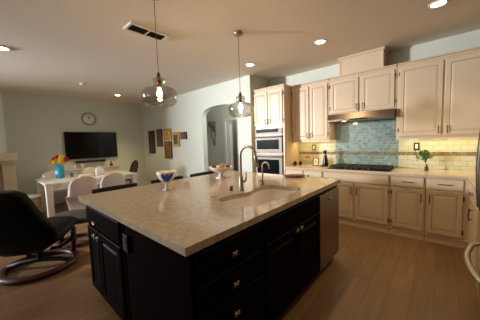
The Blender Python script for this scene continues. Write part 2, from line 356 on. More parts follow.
# wall oven
t = thing('wall_oven', 'stainless wall oven with large black window beneath the microwave', 'oven', (-2.62, 4.1, .63))
b = MB(); b.box(-2.96, -2.29, YT - .006, YW - .04, .63, 1.175); b.build('casing', M['dark_steel'], t)
b = MB(); b.box(-2.95, -2.30, YT - .026, YT - .006, .64, 1.15, .005); dd = b.build('door', M['oven_steel'], t)
b = MB(); b.box(-2.91, -2.37, YT - .029, YT - .026, .76, 1.05, .002); b.build('window', M['black_glass'], dd)
b = MB(); b.tube([(-2.93, YT - .065, 1.11), (-2.32, YT - .065, 1.11)], .012)
for x in (-2.9, -2.35): b.tube([(x, YT - .025, 1.11), (x, YT - .065, 1.11)], .009)
b.build('handle', M['oven_steel'], dd)

# wall cabinets
YU = 4.16
def wall_cabinet(label, x0, x1, z0, z1, doors, rail=True, endx=None):
    t = thing('wall_cabinet', label, 'cabinet', ((x0 + x1) / 2, 4.33, z0), group='cream wall cabinets')
    b = MB(); b.box(x0, x1, YU, YW - .014, z0, z1 - .05); b.build('body', M['cream'], t)
    crown(t, [(x0, x1, YU - .010, YW - .005, z1 - .05, z1 - .02), (x0, x1, YU - .03, YW - .005, z1 - .02, z1)])
    if rail:
        b = MB(); b.box(x0, x1, YU, YU + .02, z0 - .03, z0); b.build('light_rail', M['cream'], t)
    for u0, u1, hu, side in doors:
        dd = door(t, '-y', YU, u0, u1, z0 + .02, z1 - .075, CG)
        hl = .10
        bar_pull(dd, '-y', YU, hu, z0 + .095, hl, True, M['bronze'])
        hx = u0 - .008 if side == 'l' else u1 + .008
        for zz in (z0 + .11, z1 - .16): hinge(dd, '-y', YU, hx, zz, M['hinge'])
    return t
wall_cabinet('cream wall cabinet between the oven cabinet and the range hood', -2.25, -1.505, 1.41, 2.50, [(-2.22, -1.885, -1.912, 'l'), (-1.86, -1.53, -1.833, 'r')])
wall_cabinet('short cream wall cabinet directly above the range hood', -1.50, -.505, 1.85, 2.50, [(-1.475, -1.025, -1.05, 'l'), (-.98, -.53, -.955, 'r')], rail=False)
wall_cabinet('tall cream wall cabinet right of the range hood with a lamp shadow', -.50, .60, 1.41, 2.50, [(-.465, .012, -.02, 'l'), (.038, .515, .07, 'r')])
b = MB(); b.box(-1.33, -.68, YU, YW - .005, 2.502, 2.80, .003); b.box(-1.35, -.66, YU - .02, YW - .005, 2.765, 2.805, .006); b.box(-.705, -.68, YU - .008, YU, 2.502, 2.765); b.box(-1.33, -1.305, YU - .008, YU, 2.502, 2.765)
tag(b.build('hood_chase', M['cream']), 'cream boxed duct cover standing on the cabinet above the hood', 'duct cover')

# range hood
t = thing('range_hood', 'slim brownish steel range hood under the short wall cabinet', 'range hood', (-1.0, 4.2, 1.72))
b = MB(); P = [(YW - .02, 1.72), (4.03, 1.72), (4.03, 1.75), (4.07, 1.845), (YW - .02, 1.845)]
b.loft([[(-1.495, y, z) for y, z in P], [(-.51, y, z) for y, z in P]], smooth=False); b.build('hood_body', M['dark_steel'], t)
b = MB(); b.box(-1.13, -.86, 4.026, 4.03, 1.727, 1.744); b.build('control_panel', M['black_glass'], t)
for x in (-1.24,):
    b = MB(); b.lathe([(.035, 1.716), (.035, 1.7195)], (x, 4.12, 0), 16); b.build('lamp', M['strip_on'], t)
# base cabinets
YB = 3.88
def base_cabinet(label, x0, x1, fronts, doors):
    t = thing('base_cabinet', label, 'cabinet', ((x0 + x1) / 2, 4.18, 0), group='cream base cabinets')
    b = MB(); b.box(x0, x1, YB, YW - .014, .10, .872); b.build('body', M['cream'], t)
    b = MB(); b.box(x0, x1, YB - .004, YB + .02, .0, .085); b.box(x0, x1, YB - .012, YB + .02, .085, .105, .005); b.build('plinth', M['tan'], t)
    for u0, u1, pulls in fronts:
        dd = door(t, '-y', YB, u0, u1, .725, .862, CG, 'drawer', DRAWER)
        for pu, ln in pulls:
            if ln: bar_pull(dd, '-y', YB, pu, .795, ln, False, M['bronze'], r=.006)
            else:
                k = MB(at('-y', YB)); k.lathe([(.006, .02), (.007, .03), (.013, .04), (.012, .05), (.004, .052)], (pu, 0, .775), 10, axis='y'); k.build('knob', M['bronze'], dd)
    for u0, u1, hu, side in doors:
        dd = door(t, '-y', YB, u0, u1, .125, .70, CG); bar_pull(dd, '-y', YB, hu, .59, .12, True, M['bronze'])
        hx = u0 - .008 if side == 'l' else u1 + .008
        for zz in (.20, .63): hinge(dd, '-y', YB, hx, zz, M['hinge'])
    return t
base_cabinet('cream base cabinet beside the ovens with two small knobbed drawers', -2.25, -1.505, [(-2.23, -1.885, [(-2.06, 0)]), (-1.865, -1.53, [(-1.78, 0)])], [(-2.23, -1.885, -1.91, 'l'), (-1.865, -1.53, -1.84, 'r')])
base_cabinet('cream base cabinet with a plain wide front under the cooktop', -1.50, -.525, [(-1.475, -.545, [])], [(-1.475, -1.022, -1.045, 'l'), (-.988, -.548, -.965, 'r')])
base_cabinet('narrow cream base cabinet just right of the cooktop base', -.52, -.128, [(-.498, -.146, [(-.322, .13)])], [(-.498, -.146, -.17, 'l')])
base_cabinet('cream base cabinet filling the corner under the potted sprig', -.123, .30, [(-.105, .235, [(.065, .14)])], [(-.105, .235, -.081, 'r')])
# return cabinet on the right wall
XF = .30
t = thing('base_cabinet', 'cream base cabinet on the right wall between corner and fridge', 'cabinet', (.6, 3.3, 0), group='cream base cabinets')
b = MB(); b.box(XF + .002, XR - .005, 2.70, YB - .002, .10, .872); b.build('body', M['cream'], t)
b = MB(); b.box(XF - .004, XF + .02, 2.70, YB - .03, 0, .085); b.box(XF - .012, XF + .02, 2.70, YB - .03, .085, .105, .005); b.build('plinth', M['tan'], t)
dd = door(t, '-x', XF, 2.98, 3.76, .725, .862, CG, 'drawer', DRAWER); bar_pull(dd, '-x', XF, 3.37, .795, .14, False, M['bronze'])
dd = door(t, '-x', XF, 3.00, 3.76, .125, .70, CG); bar_pull(dd, '-x', XF, 3.36, .57, .13, True, M['bronze'])
# worktop (L shape)
b = MB(); b.box(-2.25, XR - .005, 3.85, YW - .014, .874, .914, .004); b.box(.27, XR - .005, 2.70, 3.85, .874, .914, .004)
tag(b.build('worktop', M['worktop']), 'warm beige stone worktop running along the tiled wall', 'worktop')

# cooktop
t = thing('gas_cooktop', 'black gas cooktop with iron grates set in the beige worktop', 'cooktop', (-1.0, 4.15, .914))
b = MB(); b.box(-1.45, -.54, 3.93, 4.43, .914, .926, .004); b.build('glass_plate', M['black_glass'], t)
for gx in (-1.29, -.995, -.70):
    b = MB(); zt = .962
    for yy in (3.96, 4.07, 4.18, 4.29, 4.40): b.box(gx - .138, gx + .138, yy - .007, yy + .007, zt - .014, zt, .003)
    for xx in (gx - .138, gx, gx + .138): b.box(xx - .007, xx + .007, 3.953, 4.407, zt - .014, zt, .003)
    for xx in (gx - .132, gx + .132):
        for yy in (3.96, 4.40): b.box(xx - .007, xx + .007, yy - .007, yy + .007, .926, zt - .01)
    b.build('grate', M['black_matte'], t)
    for yy in (4.07, 4.29):
        b = MB(); b.lathe([(.05, .926), (.05, .934), (.035, .936), (.035, .944), (.002, .946)], (gx, yy, 0), 16); b.build('burner', M['black_matte'], t)
for i in range(5):
    b = MB(); b.lathe([(.018, .926), (.016, .944), (.002, .945)], (-1.16 + i * .085, 3.945, 0), 12); b.build('knob', M['dark_steel'], t)

# under-cabinet light strips (lamp of the place)
for nm, x0, x1, pw in (('left', -2.2, -1.55, 1.7), ('right', -.45, .55, 2.7)):
    t = thing('light_strip', 'slim warm light strip under the cabinet %s' % ('left of the range hood' if nm == 'left' else 'right of the range hood'), 'light', ((x0 + x1) / 2, 4.3, 1.395), group='under cabinet lights')
    b = MB(); b.box(x0, x1, 4.24, 4.28, 1.396, 1.41, .002); b.build('housing', M['white'], t)
    b = MB(); b.box(x0 + .01, x1 - .01, 4.246, 4.274, 1.392, 1.396); b.build('diffuser', M['strip_on'], t)
    area('strip_light_' + nm, ((x0 + x1) / 2, 4.27, 1.388), (0, .35, -1), x1 - x0, .05, pw, (1.0, .78, .40))
for x in (-1.24,): area('hood_light', (x, 4.12, 1.712), (0, .2, -1), .06, .06, 1.2, (1.0, .8, .5))

# things on the worktop
t = thing('photo_frame', 'small cream card in a dark frame leaning by the cooktop', 'frame', (-1.785, 4.22, .914))
tilt = Matrix.Translation((-1.785, 4.22, .916)) @ Matrix.Rotation(-.16, 4, 'X')
b = MB(tilt); b.rings(-.055, .055, 0, .16, [(0, -.012, 0), (.014, -.012, 0), (.016, -.008, 0)], base=0.0); b.build('frame', M['brown_plate'], t)
b = MB(tilt); b.box(-.039, .039, -.0095, -.007, .016, .144); b.build('card', M['paper'], t)
b = MB(tilt); b.box(-.008, .008, -.0105, -.0095, .05, .11); b.build('printed_motif', M['brown_plate'], t)
# black cat figurine
t = thing('cat_figurine', 'slender black cat figurine sitting beside the cooktop', 'figurine', (-1.60, 4.22, .914))
b = MB(); b.lathe([(.05, 0), (.054, .02), (.05, .07), (.038, .14), (.029, .20), (.026, .235), (.02, .25)], (-1.60, 4.22, .914), 16)
b.tube([(-1.64, 4.19, .93), (-1.68, 4.17, .925), (-1.70, 4.19, .925)], [.013, .011, .006])
b.build('body', M['black'], t)
b = MB(); b.ball((-1.60, 4.205, 1.185), (.034, .034, .03))
for s in (-1, 1): b.lathe([(.014, 1.20), (.009, 1.222), (.001, 1.245)], (-1.60 + s * .021, 4.208, 0), 8)
b.ball((-1.60, 4.172, 1.178), (.014, .012, .011)); b.build('head', M['black'], t)
b = MB(); b.lathe([(.03, 1.135), (.031, 1.14), (.03, 1.145)], (-1.60, 4.215, 0), 12); b.build('collar', M['paper'], t)
# two dark jars
for x, s in ((-2.40 + .09, 1), (-2.33 + .115, -1)):
    y = 4.20 if s > 0 else 4.24
    t = thing('spice_jar', 'dark little round jar by the oven cabinet, %s' % ('nearer the ovens' if s > 0 else 'farther from the ovens'), 'jar', (x + .10, y, .914), group='dark jars on the worktop')
    X = x + .10
    b = MB(); b.lathe([(.02, .914), (.034, .93), (.038, .955), (.03, .978), (.022, .984)], (X, y, 0), 16); b.build('body', M['jar'], t)
    b = MB(); b.lathe([(.023, .984), (.023, .992), (.008, .996), (.008, 1.004), (.001, 1.006)], (X, y, 0), 12); b.build('lid', M['jar'], t)
# ceramic plaque on tiles (framed decorative tile)
t = thing('tile_plaque', 'cream decorative tile with brown motif set in the left backsplash', 'plaque', (-2.07, YW - .02, .99))
b = MB(at('-y', YW - .012)); b.rings(-2.17, -1.95, 1.00, 1.115, [(0, .006, 0), (.012, .006, 0), (.016, .003, 0)]); b.build('border', M['tan'], t)
b = MB(at('-y', YW - .012))
for i, (u, ww) in enumerate(((-2.11, 1.055), (-2.065, 1.06), (-2.02, 1.05), (-2.085, 1.075), (-2.04, 1.072))): b.ball((u, .004, ww), (.018, .003, .009), 10, 6)
b.build('motif', M['brown_plate'], t)
# outlets
def outlet(label, x, z, m=M['brown_plate']):
    t = thing('wall_outlet', label, 'outlet', (x, YW - .012, z))
    b = MB(at('-y', YW - .012)); b.rings(x - .037, x + .037, z - .058, z + .058, [(0, .004, 0), (.003, .006, 0)]); b.build('cover_plate', m, t)
    b = MB(at('-y', YW - .012)); b.box(x - .017, x + .017, .006, .009, z - .034, z + .034, .002); b.build('rocker', M['switch'], t)
outlet('bronze framed outlet on the tiles left of the cooktop', -1.93, 1.265)
outlet('bronze framed outlet above the green sprig on cream tiles', -.27, 1.265)
# sprig in small bottle
t = thing('potted_sprig', 'leafy green sprig in a small green bottle on the worktop', 'plant', (-.135, 4.25, .914))
b = MB(); b.lathe([(.018, .914), (.024, .92), (.024, .965), (.010, .985), (.010, 1.01), (.012, 1.013)], (-.135, 4.25, 0), 14); b.build('bottle', M['green_glass'], t)
rnd = random.Random(3); ends = []
b = MB()
for i in range(14):
    a = rnd.uniform(0, 2 * PI); e = Vector((-.185 + rnd.uniform(-.07, .075), 4.25 + .05 * math.sin(a), 1.135 + rnd.uniform(-.035, .06)))
    b.tube([(-.135, 4.25, .97), (-.145, 4.25, 1.03), ((-.15 + e.x) / 2, (4.25 + e.y) / 2, (1.06 + e.z) / 2), e], .0025, 5); ends.append(e)
b.build('stem', M['stem'], t)
b = MB()
for e in ends:
    for k in range(9):
        p = e + Vector((rnd.uniform(-.03, .03), rnd.uniform(-.03, .03), rnd.uniform(-.035, .025))); d = Vector((rnd.uniform(-1, 1), rnd.uniform(-1, 1), rnd.uniform(-.5, .9))).normalized(); q = d.orthogonal().normalized(); nn = d.cross(q)
        L = rnd.uniform(.032, .046); W = L * .36
        b.add([p, p + d * L * .5 + q * W + nn * .004, p + d * L, p + d * L * .5 - q * W + nn * .004, p + d * L * .5 - nn * .003], [[0, 1, 4], [1, 2, 4], [2, 3, 4], [3, 0, 4]])
b.build('leaves', M['leaf'], t)

# fridge
t = thing('refrigerator', 'stainless refrigerator at the right edge with curved bow handles', 'refrigerator', (.6, 2.17, 0))
FX = .27
b = MB(); b.box(FX + .06, XR - .03, 1.72, 2.62, .04, 1.78, .01); b.box(FX + .10, XR - .03, 1.74, 2.60, 0, .04); b.build('body', M['dark_steel'], t)
for y0, y1 in ((1.725, 2.166), (2.174, 2.615)):
    b = MB(); b.box(FX, FX + .058, y0, y1, .80, 1.77, .015, 3); dd = b.build('door', M['steel'], t)
    yh = 2.11 if y0 < 2 else 2.235
    b = MB(); b.tube([(FX - .002, yh, .88), (FX - .03, yh, .91)] + [(FX - .05 - .012 * math.sin(PI * i / 12), yh, .93 + .56 * i / 12) for i in range(13)] + [(FX - .03, yh, 1.51), (FX - .002, yh, 1.54)], .017, 12); b.build('handle', M['dark_steel'], dd)
b = MB(); b.box(FX, FX + .058, 1.725, 2.615, .06, .79, .015, 3); dd = b.build('freezer_drawer', M['steel'], t)
b = MB(); b.tube([(FX + .002, 2.55, .56), (FX - .03, 2.53, .555)] + [(FX - .055 - .05 * math.sin(PI * i / 14), 2.50 - .66 * i / 14, .55) for i in range(15)] + [(FX - .03, 1.81, .555), (FX + .002, 1.79, .56)], .018, 12); b.build('handle', M['steel'], dd)

# ------------------------------------------------------------------ island
IX0, IX1, IY0, IY1, IZ, IT = -2.638, -.858, .573, 2.736, .95, .0415
def rloop(x0, x1, y0, y1, r, seg=6, notch=None):
    pts = []
    for cx_, cy_, a0 in ((x1 - r, y0 + r, -90), (x1 - r, y1 - r, 0), (x0 + r, y1 - r, 90), (x0 + r, y0 + r, 180)):
        for i in range(seg + 1):
            a = math.radians(a0 + 90 * i / seg); pts.append((cx_ + r * math.cos(a), cy_ + r * math.sin(a)))
        if notch and a0 == 90:
            for i in range(1, 12):
                y = y1 - r + (y0 - y1 + 2 * r) * i / 12; pts.append((x0 + notch * math.exp(-((y - 1.64) / .11) ** 2), y))
    return pts
hole = rloop(-1.405, -.985, 1.235, 2.05, .10, notch=.055)
outer = rloop(IX0, IX1, IY0, IY1, .006, 2)
bm = bmesh.new()
def ring_edges(pts, z):
    vs_ = [bm.verts.new((x, y, z)) for x, y in pts]; return vs_, [bm.edges.new((vs_[i], vs_[(i + 1) % len(vs_)])) for i in range(len(vs_))]
loops = {}
for z in (IZ, IZ - IT):
    vo, eo = ring_edges(outer, z); vh, eh = ring_edges(hole, z); bmesh.ops.triangle_fill(bm, use_beauty=True, edges=eo + eh); loops[z] = (vo, vh)
for k in (0, 1):
    A, B = loops[IZ][k], loops[IZ - IT][k]
    for i in range(len(A)): bm.faces.new((A[i], A[(i + 1) % len(A)], B[(i + 1) % len(A)], B[i]))
bmesh.ops.recalc_face_normals(bm, faces=bm.faces)
me = bpy.data.meshes.new('island_worktop'); bm.to_mesh(me); bm.free(); me.materials.append(M['quartz'])
o = bpy.data.objects.new('island_worktop', me); COL.objects.link(o); tag(o, 'polished beige quartz slab with sink cutout topping the dark island', 'worktop')
# sink
def shrink(pts, k): return [(-1.195 + (x + 1.195) * (1 - k / .21), 1.6425 + (y - 1.6425) * (1 - k / .41)) for x, y in pts]
b = MB(); zr = IZ - IT - .001
prof = [(-.006, zr), (-.004, zr - .15), (.012, zr - .19), (.04, zr - .205), (.19, zr - .21)]
inner = [[(x, y, z) for x, y in shrink(hole, k)] for k, z in prof]
outw = [[(x, y, z) for x, y in shrink(hole, k)] for k, z in [(.185, zr - .222), (.03, zr - .217), (-.004, zr - .20), (-.02, zr - .15), (-.02, zr)]]
loops_ = inner[::-1]
b.loft(inner, cap0=False, cap1=True); b.loft(outw, cap0=True, cap1=False); b.loft([outw[-1], inner[0]], cap0=False, cap1=False)
t = thing('kitchen_sink', 'white undermount sink let into the beige island worktop', 'sink', (-1.195, 1.64, zr - .222)); b.build('basin', M['sink'], t)
b = MB(); b.lathe([(.045, zr - .2095), (.045, zr - .207), (.03, zr - .2055), (.002, zr - .207)], (-1.2, 1.65, 0), 20); b.build('drain', M['steel'], t)
# island cabinets
EE = [M['espresso'], M['espresso_edge']]
FXI = -.885; FYI = .605
IDOOR = [(0, .016, 0), (.004, .02, 1), (.055, .02, 0), (.061, .011, 0), (.07, .011, 0), (.088, .018, 1), (.094, .018, 0)]
IDR = [(0, .016, 0), (.005, .02, 1), (.007, .02, 0)]
def twig_knob(parent, d, plane, u, w):
    b = MB(at(d, plane)); b.tube([(u, .018, w), (u, .04, w)], .006)
    for a in (.6, -.6, PI - .6, PI + .6):
        c, s_ = math.cos(a), math.sin(a); b.tube([(u, .042, w), (u + c * .012, .044, w + s_ * .01), (u + c * .026, .047, w + s_ * .018)], [.006, .008, .003], 8)
    b.ball((u, .045, w), .008, 10, 6); return b.build('knob', M['gold'], parent)
t = thing('drawer_cabinet', 'black four drawer cabinet at the near corner of the island', 'cabinet', (-1.27, .9, 0), group='espresso island cabinets')
b = MB(); b.box(-1.655, FXI, .625, 1.19, .10, .905); b.box(-1.655, FXI - .06, .68, 1.19, 0, .10); b.build('body', M['espresso'], t)
b = MB(); b.box(-1.655, FXI - .002, .612, .625, .0, .905, .003); b.build('end_panel', M['espresso'], t)
for w0, w1, kz in ((.72, .885, .79), (.545, .71, .61), (.37, .535, .435), (.115, .36, .24)):
    dd = door(t, '+x', FXI, .635, 1.18, w0, w1, EE, 'drawer', IDR); twig_knob(dd, '+x', FXI, .882, kz + .015)
t = thing('sink_cabinet', 'black island cabinet with two doors below the sink', 'cabinet', (-1.2, 1.67, 0), group='espresso island cabinets')
b = MB(); b.box(-1.49, FXI, 1.195, 1.215, .10, .905); b.box(-1.49, FXI, 2.13, 2.15, .10, .905); b.box(-1.49, -1.47, 1.215, 2.13, .10, .905); b.box(-1.47, FXI, 1.215, 2.13, .10, .12); b.box(-.905, FXI, 1.215, 2.13, .69, .905); b.box(-.905, FXI, 1.655, 1.715, .12, .69)
b.box(-1.49, FXI - .06, 1.195, 2.15, 0, .10); b.build('body', M['espresso'], t)
door(t, '+x', FXI, 1.21, 2.135, .735, .885, EE, 'false_drawer', IDR)
for u0, u1, ku in ((1.21, 1.675, 1.635), (1.69, 2.135, 1.705)):
    dd = door(t, '+x', FXI, u0, u1, .115, .715, EE, 'door', IDOOR); twig_knob(dd, '+x', FXI, ku - .012, .698)
# dishwasher
t = thing('dishwasher', 'stainless dishwasher at the far end of the island front', 'dishwasher', (-1.2, 2.44, 0))
b = MB(); b.box(-1.45, FXI - .01, 2.16, 2.715, .08, .895); b.box(-1.45, FXI - .07, 2.17, 2.705, 0, .08); b.build('tub_casing', M['black_matte'], t)
b = MB(); b.box(FXI - .01, FXI + .014, 2.162, 2.714, .085, .865, .006, 2); dd = b.build('door', M['dish_steel'], t)
b = MB(at('+x', FXI)); b.rings(2.375, 2.49, .745, .795, [(0, .017, 0), (.006, .019, 0)], base=.012); b.tube([(2.38, .022, .80), (2.435, .034, .775), (2.485, .03, .755)], .008); b.build('handle', M['steel'], dd)
b = MB(at('+x', FXI)); b.ball((2.62, .014, .16), (.02, .004, .02), 12, 6); b.build('badge', M['nickel'], dd)
# end cabinet
t = thing('end_cabinet', 'black island end cabinet with one drawer over two doors', 'cabinet', (-2.06, .9, 0), group='espresso island cabinets')
b = MB(); b.box(-2.47, -1.66, FYI, 1.19, .10, .905); b.box(-2.45, -1.66, FYI + .06, 1.19, 0, .10); b.build('body', M['espresso'], t)
dd = door(t, '-y', FYI, -2.455, -1.70, .72, .885, EE, 'drawer', IDR); twig_knob(dd, '-y', FYI, -2.17, .785)
for u0, u1, ku in ((-2.455, -2.165, -2.205), (-2.15, -1.70, -2.11)):
    dd = door(t, '-y', FYI, u0, u1, .115, .70, EE, 'door', IDOOR)
    b = MB(at('-y', FYI)); b.tube([(ku, .02, .685), (ku, .038, .68), (ku + .004, .044, .655), (ku, .038, .63), (ku, .02, .625)], .0045); b.build('handle', M['nickel'], dd)
t = thing('island_back_cabinet', 'black cabinet block forming the stool side of the island', 'cabinet', (-2.0, 1.95, 0), group='espresso island cabinets')
b = MB(); b.box(-2.33, -1.50, 1.195, 2.715, .10, .905); b.box(-2.30, -1.50, 1.195, 2.70, 0, .10); b.build('body', M['espresso'], t)
for u0, u1 in ((1.22, 1.94), (1.97, 2.69)): door(t, '-x', -2.33, u0, u1, .12, .88, EE, 'panel', IDOOR)
t = thing('island_outlet', 'black outlet box on the dark end panel of the island', 'outlet', (-1.57, .6, .7))
b = MB(at('-y', .612)); b.rings(-1.635, -1.555, .70, .82, [(0, .022, 0), (.004, .026, 0)]); b.build('cover', M['black'], t)
for z in (.735, .785):
    b = MB(at('-y', .612)); b.box(-1.615, -1.575, .026, .029, z - .017, z + .017, .002); b.build('socket', M['black_matte'], t)

# faucet
fx, fy = -1.46, 1.655
t = thing('kitchen_faucet', 'tall brushed nickel gooseneck faucet with pull down spray head', 'faucet', (fx, fy, IZ))
b = MB(); b.lathe([(.03, IZ), (.03, IZ + .008), (.024, IZ + .014), (.022, IZ + .12), (.018, IZ + .15)], (fx, fy, 0), 18)
R_ = .085; zc_ = IZ + .345
pts = [(fx, fy, IZ + .10), (fx, fy, IZ + .2), (fx, fy, zc_)] + [(fx + R_ - R_ * math.cos(PI * i / 12), fy + .02 * i / 12, zc_ + R_ * math.sin(PI * i / 12)) for i in range(1, 12)]
b.tube(pts, .0135, 12); b.build('neck', M['nickel'], t)
b = MB(); b.tube([(fx + 2 * R_ - .006, fy + .018, zc_ + .03), (fx + 2 * R_ + .003, fy + .02, zc_ - .02), (fx + 2 * R_ + .012, fy + .02, zc_ - .11)], [.014, .016, .022], 12); b.build('spray_head', M['nickel'], t)
b = MB(); b.tube([(fx + .01, fy + .02, IZ + .085), (fx + .02, fy + .045, IZ + .09)], .014, 10); b.tube([(fx + .02, fy + .045, IZ + .085), (fx + .02, fy + .055, IZ + .13), (fx + .015, fy + .06, IZ + .175)], [.009, .008, .006], 8); b.build('lever', M['nickel'], t)
# drinking water tap
wx, wy = -1.44, 1.985
t = thing('water_tap', 'small slim nickel drinking water tap right of the faucet', 'tap', (wx, wy, IZ))
b = MB(); b.lathe([(.02, IZ), (.018, IZ + .03), (.009, IZ + .05)], (wx, wy, 0), 14)
pts = [(wx, wy, IZ + .04), (wx, wy, IZ + .20)] + [(wx + .045 - .045 * math.cos(PI * i / 10), wy, IZ + .20 + .05 * math.sin(PI * i / 10)) for i in range(1, 10)] + [(wx + .095, wy, IZ + .18)]
b.tube(pts, .0075, 10); b.build('spout', M['nickel'], t)
b = MB(); b.tube([(wx, wy - .01, IZ + .045), (wx, wy - .045, IZ + .05)], .006); b.build('lever', M['nickel'], t)
b = MB(); b.lathe([(.018, IZ), (.018, IZ + .045), (.014, IZ + .05), (.002, IZ + .051)], (-1.535, 1.59, 0), 14); tag(b.build('soap_pump', M['dark_steel']), 'short dark metal cylinder on the worktop left of the faucet', 'soap pump')
b = MB(); b.lathe([(.026, IZ), (.026, IZ + .006), (.02, IZ + .009), (.002, IZ + .009)], (-1.51, 1.33, 0), 16); tag(b.build('air_switch', M['nickel']), 'flat metal button on the worktop near the sink corner', 'button')
# cutting board dish
t = thing('serving_board', 'low red brown wooden dish lying on the far end of the island', 'dish', (-1.45, 2.62, IZ))
b = MB(Matrix.Translation((-1.40, 2.63, IZ)) @ Matrix.Rotation(.62, 4, 'Z'))
b.lathe([(.10, 0), (.15, .008), (.165, .024), (.158, .026), (.14, .014), (.005, .010)], (0, 0, 0), 28, sx=.86, sy=.5); b.build('dish', M['board'], t)

# blue tulip bowl
bx, by = -2.13, 1.24
t = thing('footed_bowl', 'white footed bowl with painted blue tulips on the island', 'bowl', (bx, by, IZ))
bp = [(.047, 0), (.048, .006), (.03, .012), (.018, .03), (.017, .06), (.026, .078), (.05, .09), (.078, .125), (.095, .165), (.101, .195)]
b = MB(); b.lathe(bp + [(.097, .197), (.09, .165), (.072, .128), (.045, .097), (.004, .09)], (bx, by, IZ), 36); b.build('bowl', M['porcelain'], t)
def rad(h):
    for (r0, h0), (r1, h1) in zip(bp, bp[1:]):
        if h0 <= h <= h1: return r0 + (r1 - r0) * (h - h0) / (h1 - h0)
    return bp[-1][0]
def petal(b, th0, h0, th1, h1, wd, k=14):
    L = []
    for i in range(k + 1):
        f = i / k; th = th0 + (th1 - th0) * f; h = h0 + (h1 - h0) * f; hw_ = wd * math.sin(PI * min(1, .06 + f * .9)) ** .8
        for q_ in range(9):
            r = rad(h) + .0018; a = th + (q_ / 4 - 1) * hw_; L.append((bx + r * math.cos(a), by + r * math.sin(a), IZ + h))
    b.add(L, [[9 * i + q_, 9 * i + q_ + 1, 9 * i + q_ + 10, 9 * i + q_ + 9] for i in range(k) for q_ in range(8)], True)
cam_a = math.atan2(-by, -bx)
for q in range(3):
    a0 = cam_a + q * 2 * PI / 3 + .06; bl = MB(); gr = MB()
    for th1, h1, wd in ((0, .180, .30), (-.50, .184, .27), (.50, .184, .27)): petal(bl, a0 + th1 * .3, .094, a0 + th1, h1, wd)
    for sgn in (-1, 1): petal(gr, a0 + sgn * .3, .088, a0 + sgn * 1.05, .118, .14)
    gr.build('painted_leaf', M['leaf_green'], t); bl.build('painted_tulip', M['blue'], t)
# fruit pedestal bowl
qx, qy = -2.20, 2.09
t = thing('pedestal_bowl', 'white pedestal fruit bowl standing on the island behind the sink', 'bowl', (qx, qy, IZ))
b = MB(); b.lathe([(.075, 0), (.075, .008), (.04, .02), (.026, .05), (.03, .07), (.08, .085), (.13, .11), (.165, .15), (.168, .155), (.16, .156), (.125, .12), (.075, .097), (.004, .09)], (qx, qy, IZ), 36); b.build('bowl', M['porcelain'], t)
def fruit(name, label, cat, m, p, r, sh):
    t = thing(name, label, cat, (p[0], p[1], p[2] - r), group='fruit in the white bowl')
    b = MB()
    if sh == 'pear': b.lathe([(.004, -r), (r * .7, -r * .85), (r, -r * .2), (r * .85, r * .4), (r * .5, r * .95), (r * .38, r * 1.3), (.006, r * 1.5)], p, 18); top = r * 1.5
    else: b.lathe([(.003, -r * .78), (r * .35, -r * .88), (r * .8, -r * .6), (r, 0), (r * .85, r * .55), (r * .45, r * .85), (r * .15, r * .78), (.003, r * .7)], p, 18); top = r * .7
    b.build('flesh', m, t)
    b = MB(); b.tube([(p[0], p[1], p[2] + top - .003), (p[0] + .004, p[1], p[2] + top + .018)], .002, 6); b.build('stem', M['stem'], t)
fruit('apple', 'red apple on the left side of the white fruit bowl', 'apple', M['apple'], (qx - .08, qy - .05, IZ + .147), .034, 'a')
fruit('apple', 'red apple on the right side of the white fruit bowl', 'apple', M['apple'], (qx + .065, qy + .07, IZ + .147), .034, 'a')
fruit('pear', 'yellow green pear on top of the white fruit bowl', 'pear', M['pear'], (qx + .012, qy + .012, IZ + .152), .036, 'pear')
fruit('peach', 'orange peach at the camera side of the white fruit bowl', 'peach', M['peach'], (qx + .06, qy - .06, IZ + .143), .032, 'a')
fruit('apple', 'dark red apple at the back of the white fruit bowl', 'apple', M['apple'], (qx - .05, qy + .08, IZ + .143), .034, 'a')

# bar stools on the far side of the island
def make_stool(label):
    t = thing('bar_stool', label, 'stool', (0, 0, 0), 0, 'black bar stools')
    b = MB(); b.box(-.165, .165, -.21, .21, .62, .67, .02, 3); b.build('seat', M['leather'], t, True)
    for x, y in ((.14, -.19), (.14, .19)):
        b = MB(); b.tube([(x, y, .63), (x * 1.05, y * 1.08, 0)], .016, 8); b.build('leg', M['black'], t, True)
    for y in (-.2, .2):
        b = MB(); b.tube([(-.17, y * 1.06, 0), (-.15, y, .62), (-.165, y, .93)], .016, 8); b.build('leg', M['black'], t, True)
    b = MB(); b.tube([(.144, -.195, .25), (.144, .195, .25)], .011); b.tube([(-.16, -.2, .3), (-.16, .2, .3)], .011)
    for y in (-.2, .2): b.tube([(.144, y, .28), (-.16, y, .28)], .011)
    b.build('footrest', M['black'], t, True)
    b = MB(); loops = []
    for i in range(9):
        y = -.245 + .49 * i / 8; x = -.165 - .03 * math.cos((y / .245) * PI / 2)
        loops.append([(x - .013, y, .885), (x + .013, y, .885), (x + .010, y, .955), (x - .016, y, .955)])
    b.loft(loops, smooth=False); b.box(-.168, -.150, -.19, .19, .76, .79); b.build('backrest', M['black'], t, True)
    return t
st = make_stool('black bar stool nearest the white dining chairs')
st.location = (-2.69, 1.00, 0)
dup(st, (-2.69, 1.68, 0), 0, 'black bar stool directly behind the blue tulip bowl')
dup(st, (-2.69, 2.31, 0), 0, 'black bar stool behind the white fruit bowl')

